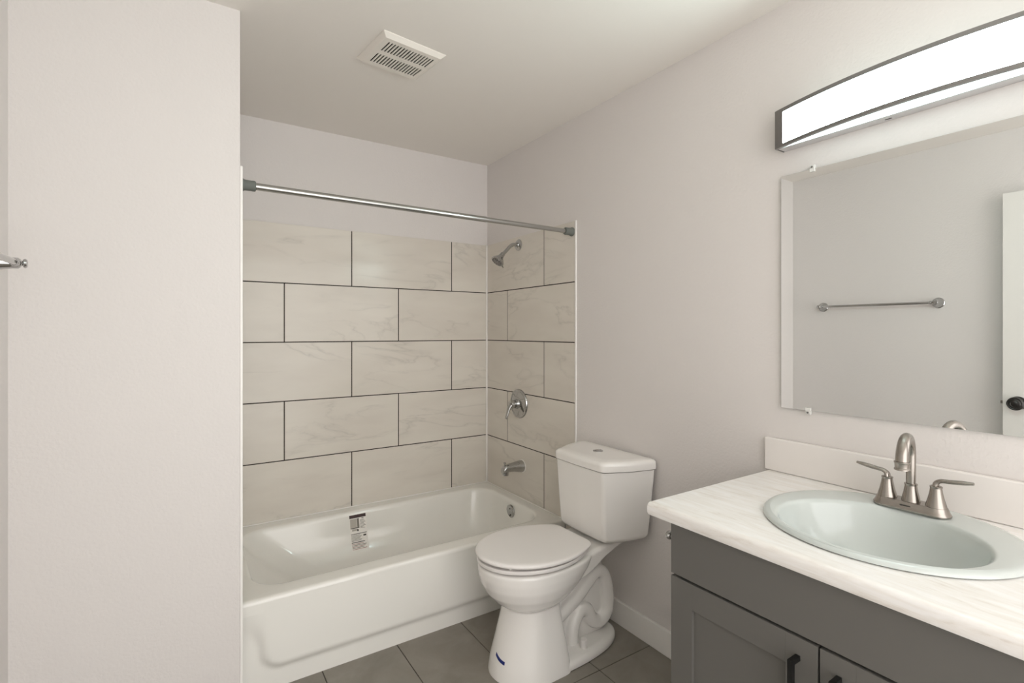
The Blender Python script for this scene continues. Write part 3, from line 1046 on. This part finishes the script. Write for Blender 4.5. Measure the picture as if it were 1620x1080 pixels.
# ------------------------------------------------------------------ mirror
def mirror():
    y0, y1, z0, z1 = 0.155, 0.914, 1.079, 1.842
    root = thing('mirror', (XR, (y0 + y1) / 2, z0), 'large frameless wall mirror above the sink backsplash', 'mirror')
    bm = bmesh.new()
    add_box(bm, XR - 0.0075, XR - 0.0015, y0, y1, z0, z1, mi=1)
    bm.faces.ensure_lookup_table()
    for f in bm.faces:
        f.normal_update()
        if abs(f.calc_center_median().x - (XR - 0.0075)) < 1e-5:
            f.material_index = 0
    lean = lambda y: 0.0048 * (y - y0)
    for v in bm.verts:      # hung a hair out of square with the wall
        v.co.x -= lean(v.co.y)
    g = build('glass', bm, [M['mirror'], M['glass_edge']], root, smooth=0)
    for y, z, s in ((0.815, z1, 1), (0.828, z0, -1), (0.26, z1, 1), (0.26, z0, -1)):
        bm = bmesh.new()
        XC = XR - lean(y + 0.008)
        add_box(bm, XC - 0.0115, XC - 0.0078, y - 0.0075, y + 0.0075, z - 0.009 if s > 0 else z - 0.004, z + 0.004 if s > 0 else z + 0.009, bevel=0.0012)
        add_box(bm, XC - 0.0115, XR - 0.0005, y - 0.0075, y + 0.0075, z + 0.001 if s > 0 else z - 0.012, z + 0.012 if s > 0 else z - 0.001, bevel=0.0012)
        c = build('clip', bm, M['clip'], root)
        c['label'] = 'small clear plastic mirror clip'
        bm = bmesh.new()
        add_lathe(bm, [(0.0032, 0.0), (0.0028, 0.0015), (0.0, 0.0018)], (XC - 0.0115, y, z + s * 0.006), (-1, 0, 0), 14)
        build('screw', bm, M['fixture'], c)


mirror()


# ------------------------------------------------------------------ vanity light
def vanity_light():
    ya, yb = 0.130, 0.912
    yc, hl = (ya + yb) / 2, (yb - ya) / 2
    z0, z1 = 1.924, 2.047
    fx = lambda y: XR - (0.050 + 0.062 * (1 - ((y - yc) / hl) ** 2))
    root = thing('vanity_light', (XR, yc, z0), 'bowed lit bar light with white lens and dark frame above the mirror', 'wall light')
    N = 28
    ys = [ya + (yb - ya) * k / N for k in range(N + 1)]

    def strip(bm, yy, za, zb, d0, d1, mi=0):
        rings = []
        for y in yy:
            x = fx(y)
            rings.append([V(x + d0, y, za), V(x + d0, y, zb), V(x + d1, y, zb), V(x + d1, y, za)])
        loft(bm, rings, mi=mi)
    bm = bmesh.new()
    strip(bm, ys, z1 - 0.0125, z1, -0.003, 0.009)
    strip(bm, ys, z0, z0 + 0.0095, -0.003, 0.0085)
    for a, b in ((ya, ya + 0.030), (yb - 0.030, yb)):
        yy = [a + (b - a) * k / 3 for k in range(4)]
        strip(bm, yy, z0 + 0.0085, z1 - 0.0125, -0.003, 0.004)
    for y0, y1 in ((ya, ya + 0.003), (yb - 0.003, yb)):
        add_box(bm, fx(ya) + 0.004, XR - 0.001, y0, y1, z0, z1)
    f = build('frame', bm, M['fixture'], root)
    f['label'] = 'dark metal frame'
    bm = bmesh.new()
    add_box(bm, XR - 0.041, XR - 0.0005, ya + 0.003, yb - 0.004, z0 + 0.001, z1 - 0.001, bevel=0.0015)
    p = build('back_plate', bm, M['plate'], root)
    bm = bmesh.new()
    add_box(bm, XR - 0.020, XR - 0.016, 0.60, 0.616, z0 + 0.0004, z0 + 0.0014)
    build('vent_slot', bm, M['black'], p)
    # glowing lens: bowed front, flat underside and top
    bm = bmesh.new()
    yy = [ya + 0.030 + (yb - ya - 0.06) * k / 16 for k in range(17)]
    vr = []
    for y in yy:
        x = fx(y) + 0.0015
        vr.append([bm.verts.new((x, y, z0 + 0.0085)), bm.verts.new((x, y, z1 - 0.0125))])
    for a, b in zip(vr, vr[1:]):
        bm.faces.new((a[0], b[0], b[1], a[1]))
    build('front_lens', bm, M['lens'], root)
    for nm, z in (('lower_lens', z0 + 0.004), ('upper_lens', z1 - 0.004)):
        bm = bmesh.new()
        yy = [ya + 0.006 + (yb - ya - 0.012) * k / 16 for k in range(17)]
        vr = [[bm.verts.new((fx(y) + 0.0090, y, z)), bm.verts.new((XR - 0.0415, y, z))] for y in yy]
        for a, b in zip(vr, vr[1:]):
            bm.faces.new((a[0], b[0], b[1], a[1]))
        build(nm, bm, M['lens_side'], root)


vanity_light()


# ------------------------------------------------------------------ towel bar on the left wall
def towel_bar():
    xb, z = XL + 0.060, 1.500
    ya, yb = 1.096, 1.730
    root = thing('towel_bar', (XL, (ya + yb) / 2, z), 'chrome towel bar with round flanges on the left wall', 'towel bar')
    bm = bmesh.new()
    add_tube(bm, [V(xb, ya - 0.012, z), V(xb, yb + 0.012, z)], 0.0078, 22)
    for y, s in ((ya, 1), (yb, -1)):
        add_lathe(bm, [(0.0080, 0.014), (0.0105, 0.018), (0.0105, 0.024), (0.008, 0.028), (0.0, 0.028)], (xb, y, z), (0, s, 0), 20)
    build('bar', bm, M['chrome'], root)
    for y in (ya, yb):
        bm = bmesh.new()
        add_lathe(bm, [(0.031, 0.0002), (0.031, 0.005), (0.027, 0.009), (0.0245, 0.012), (0.0205, 0.022), (0.0165, 0.035), (0.0140, 0.050), (0.0135, 0.062), (0.0095, 0.067), (0.0, 0.0675)], (XL, y, z), (1, 0, 0), 36)
        p = build('post', bm, M['chrome'], root)
        bm = bmesh.new()
        add_lathe(bm, [(0.006, 0.066), (0.006, 0.070), (0.0105, 0.072), (0.0120, 0.075), (0.0095, 0.0785), (0.0, 0.0795)], (XL, y, z), (1, 0, 0), 24)
        build('finial', bm, M['chrome'], p)


towel_bar()


# ------------------------------------------------------------------ door folded back on the left wall
def door():
    y0, y1 = 0.043, 0.805
    xa, xb = -0.370, -0.335
    bm = bmesh.new()
    add_box(bm, xa, xb, y0, y1, 0.012, 2.066, bevel=0.0015)
    d = tag(build('door_1', bm, M['door_paint']), 'plain white door standing open against the left wall, seen in the mirror', 'door', 'structure')
    kz, ky = 0.957, 0.745
    bm = bmesh.new()
    add_lathe(bm, [(0.0345, 0.0), (0.0345, 0.004), (0.031, 0.008), (0.015, 0.011), (0.0135, 0.030), (0.019, 0.034), (0.030, 0.042), (0.0345, 0.052), (0.0335, 0.060),
                   (0.028, 0.0655), (0.025, 0.0645), (0.018, 0.068), (0.0155, 0.0665), (0.009, 0.069), (0.0, 0.069)], (xb + 0.0002, ky, kz), (1, 0, 0), 40)
    k = build('knob', bm, M['bronze'], d)
    k['label'] = 'round black door knob'
    bm = bmesh.new()
    add_box(bm, -0.360, -0.345, y1 - 0.001, y1 + 0.011, kz - 0.010, kz + 0.006, bevel=0.001)
    build('latch_bolt', bm, M['nickel'], d)['label'] = 'small metal latch bolt'
    bm = bmesh.new()
    for hz in (0.25, 1.05, 1.85):
        add_tube(bm, [V(xa - 0.004, y0 - 0.004, hz - 0.045), V(xa - 0.004, y0 - 0.004, hz + 0.045)], 0.006, 14)
        add_box(bm, XL + 0.0002, xa - 0.002, y0 - 0.007, y0 - 0.002, hz - 0.045, hz + 0.045)
    build('hinge', bm, M['nickel'], d)


door()


# ------------------------------------------------------------------ ceiling vent
def vent():
    a = math.radians(7.0)
    ux, uy = V(math.cos(a), math.sin(a), 0), V(-math.sin(a), math.cos(a), 0)
    c = V(0.7245, 1.910, CEIL)
    hx, hy, dp = 0.1315, 0.122, 0.016
    root = thing('ceiling_vent', c, 'square white slotted exhaust fan grille on the ceiling', 'vent')
    P = lambda u, v, z: c + ux * u + uy * v + V(0, 0, z)
    bm = bmesh.new()
    rect = lambda u, v, z: [P(-u, -v, z), P(u, -v, z), P(u, v, z), P(-u, v, z)]
    # sloping rim
    loft(bm, [rect(hx, hy, -0.0003), rect(hx, hy, -0.003), rect(hx - 0.016, hy - 0.016, -dp), rect(hx - 0.018, hy - 0.018, -dp)], False, False)

    def pbox(u0, u1, v0, v1, z0, z1):
        q = [bm.verts.new(P(u, v, z)) for u in (u0, u1) for v in (v0, v1) for z in (z0, z1)]
        for f in ((0, 1, 3, 2), (4, 6, 7, 5), (0, 4, 5, 1), (2, 3, 7, 6), (0, 2, 6, 4), (1, 5, 7, 3)):
            bm.faces.new([q[i] for i in f])
    U, W = hx - 0.018, hy - 0.018
    su, sv = 0.100, 0.084       # slotted field
    zt, zb = -dp + 0.0025, -dp
    pbox(-U, -su, -W, W, zb, zt)
    pbox(su, U, -W, W, zb, zt)
    pbox(-su, su, -W, -sv, zb, zt)
    pbox(-su, su, sv, W, zb, zt)
    pbox(-su, su, -0.012, 0.012, zb, zt)
    n = 16
    pitch = 2 * su / n
    for k in range(n):
        u0 = -su + pitch * k
        for v0, v1 in ((-sv, -0.012), (0.012, sv)):
            pbox(u0, u0 + pitch * 0.52, v0, v1, zb, zt)
    build('grille', bm, M['vent'], root, smooth=0)
    bm = bmesh.new()
    bm.faces.new([bm.verts.new(p) for p in rect(U, W, -0.004)])  # flat dark sheet just below the ceiling, standing in for shade inside the vent
    build('slot_shade_sheet', bm, M['vent_shade'], root, smooth=0)


vent()
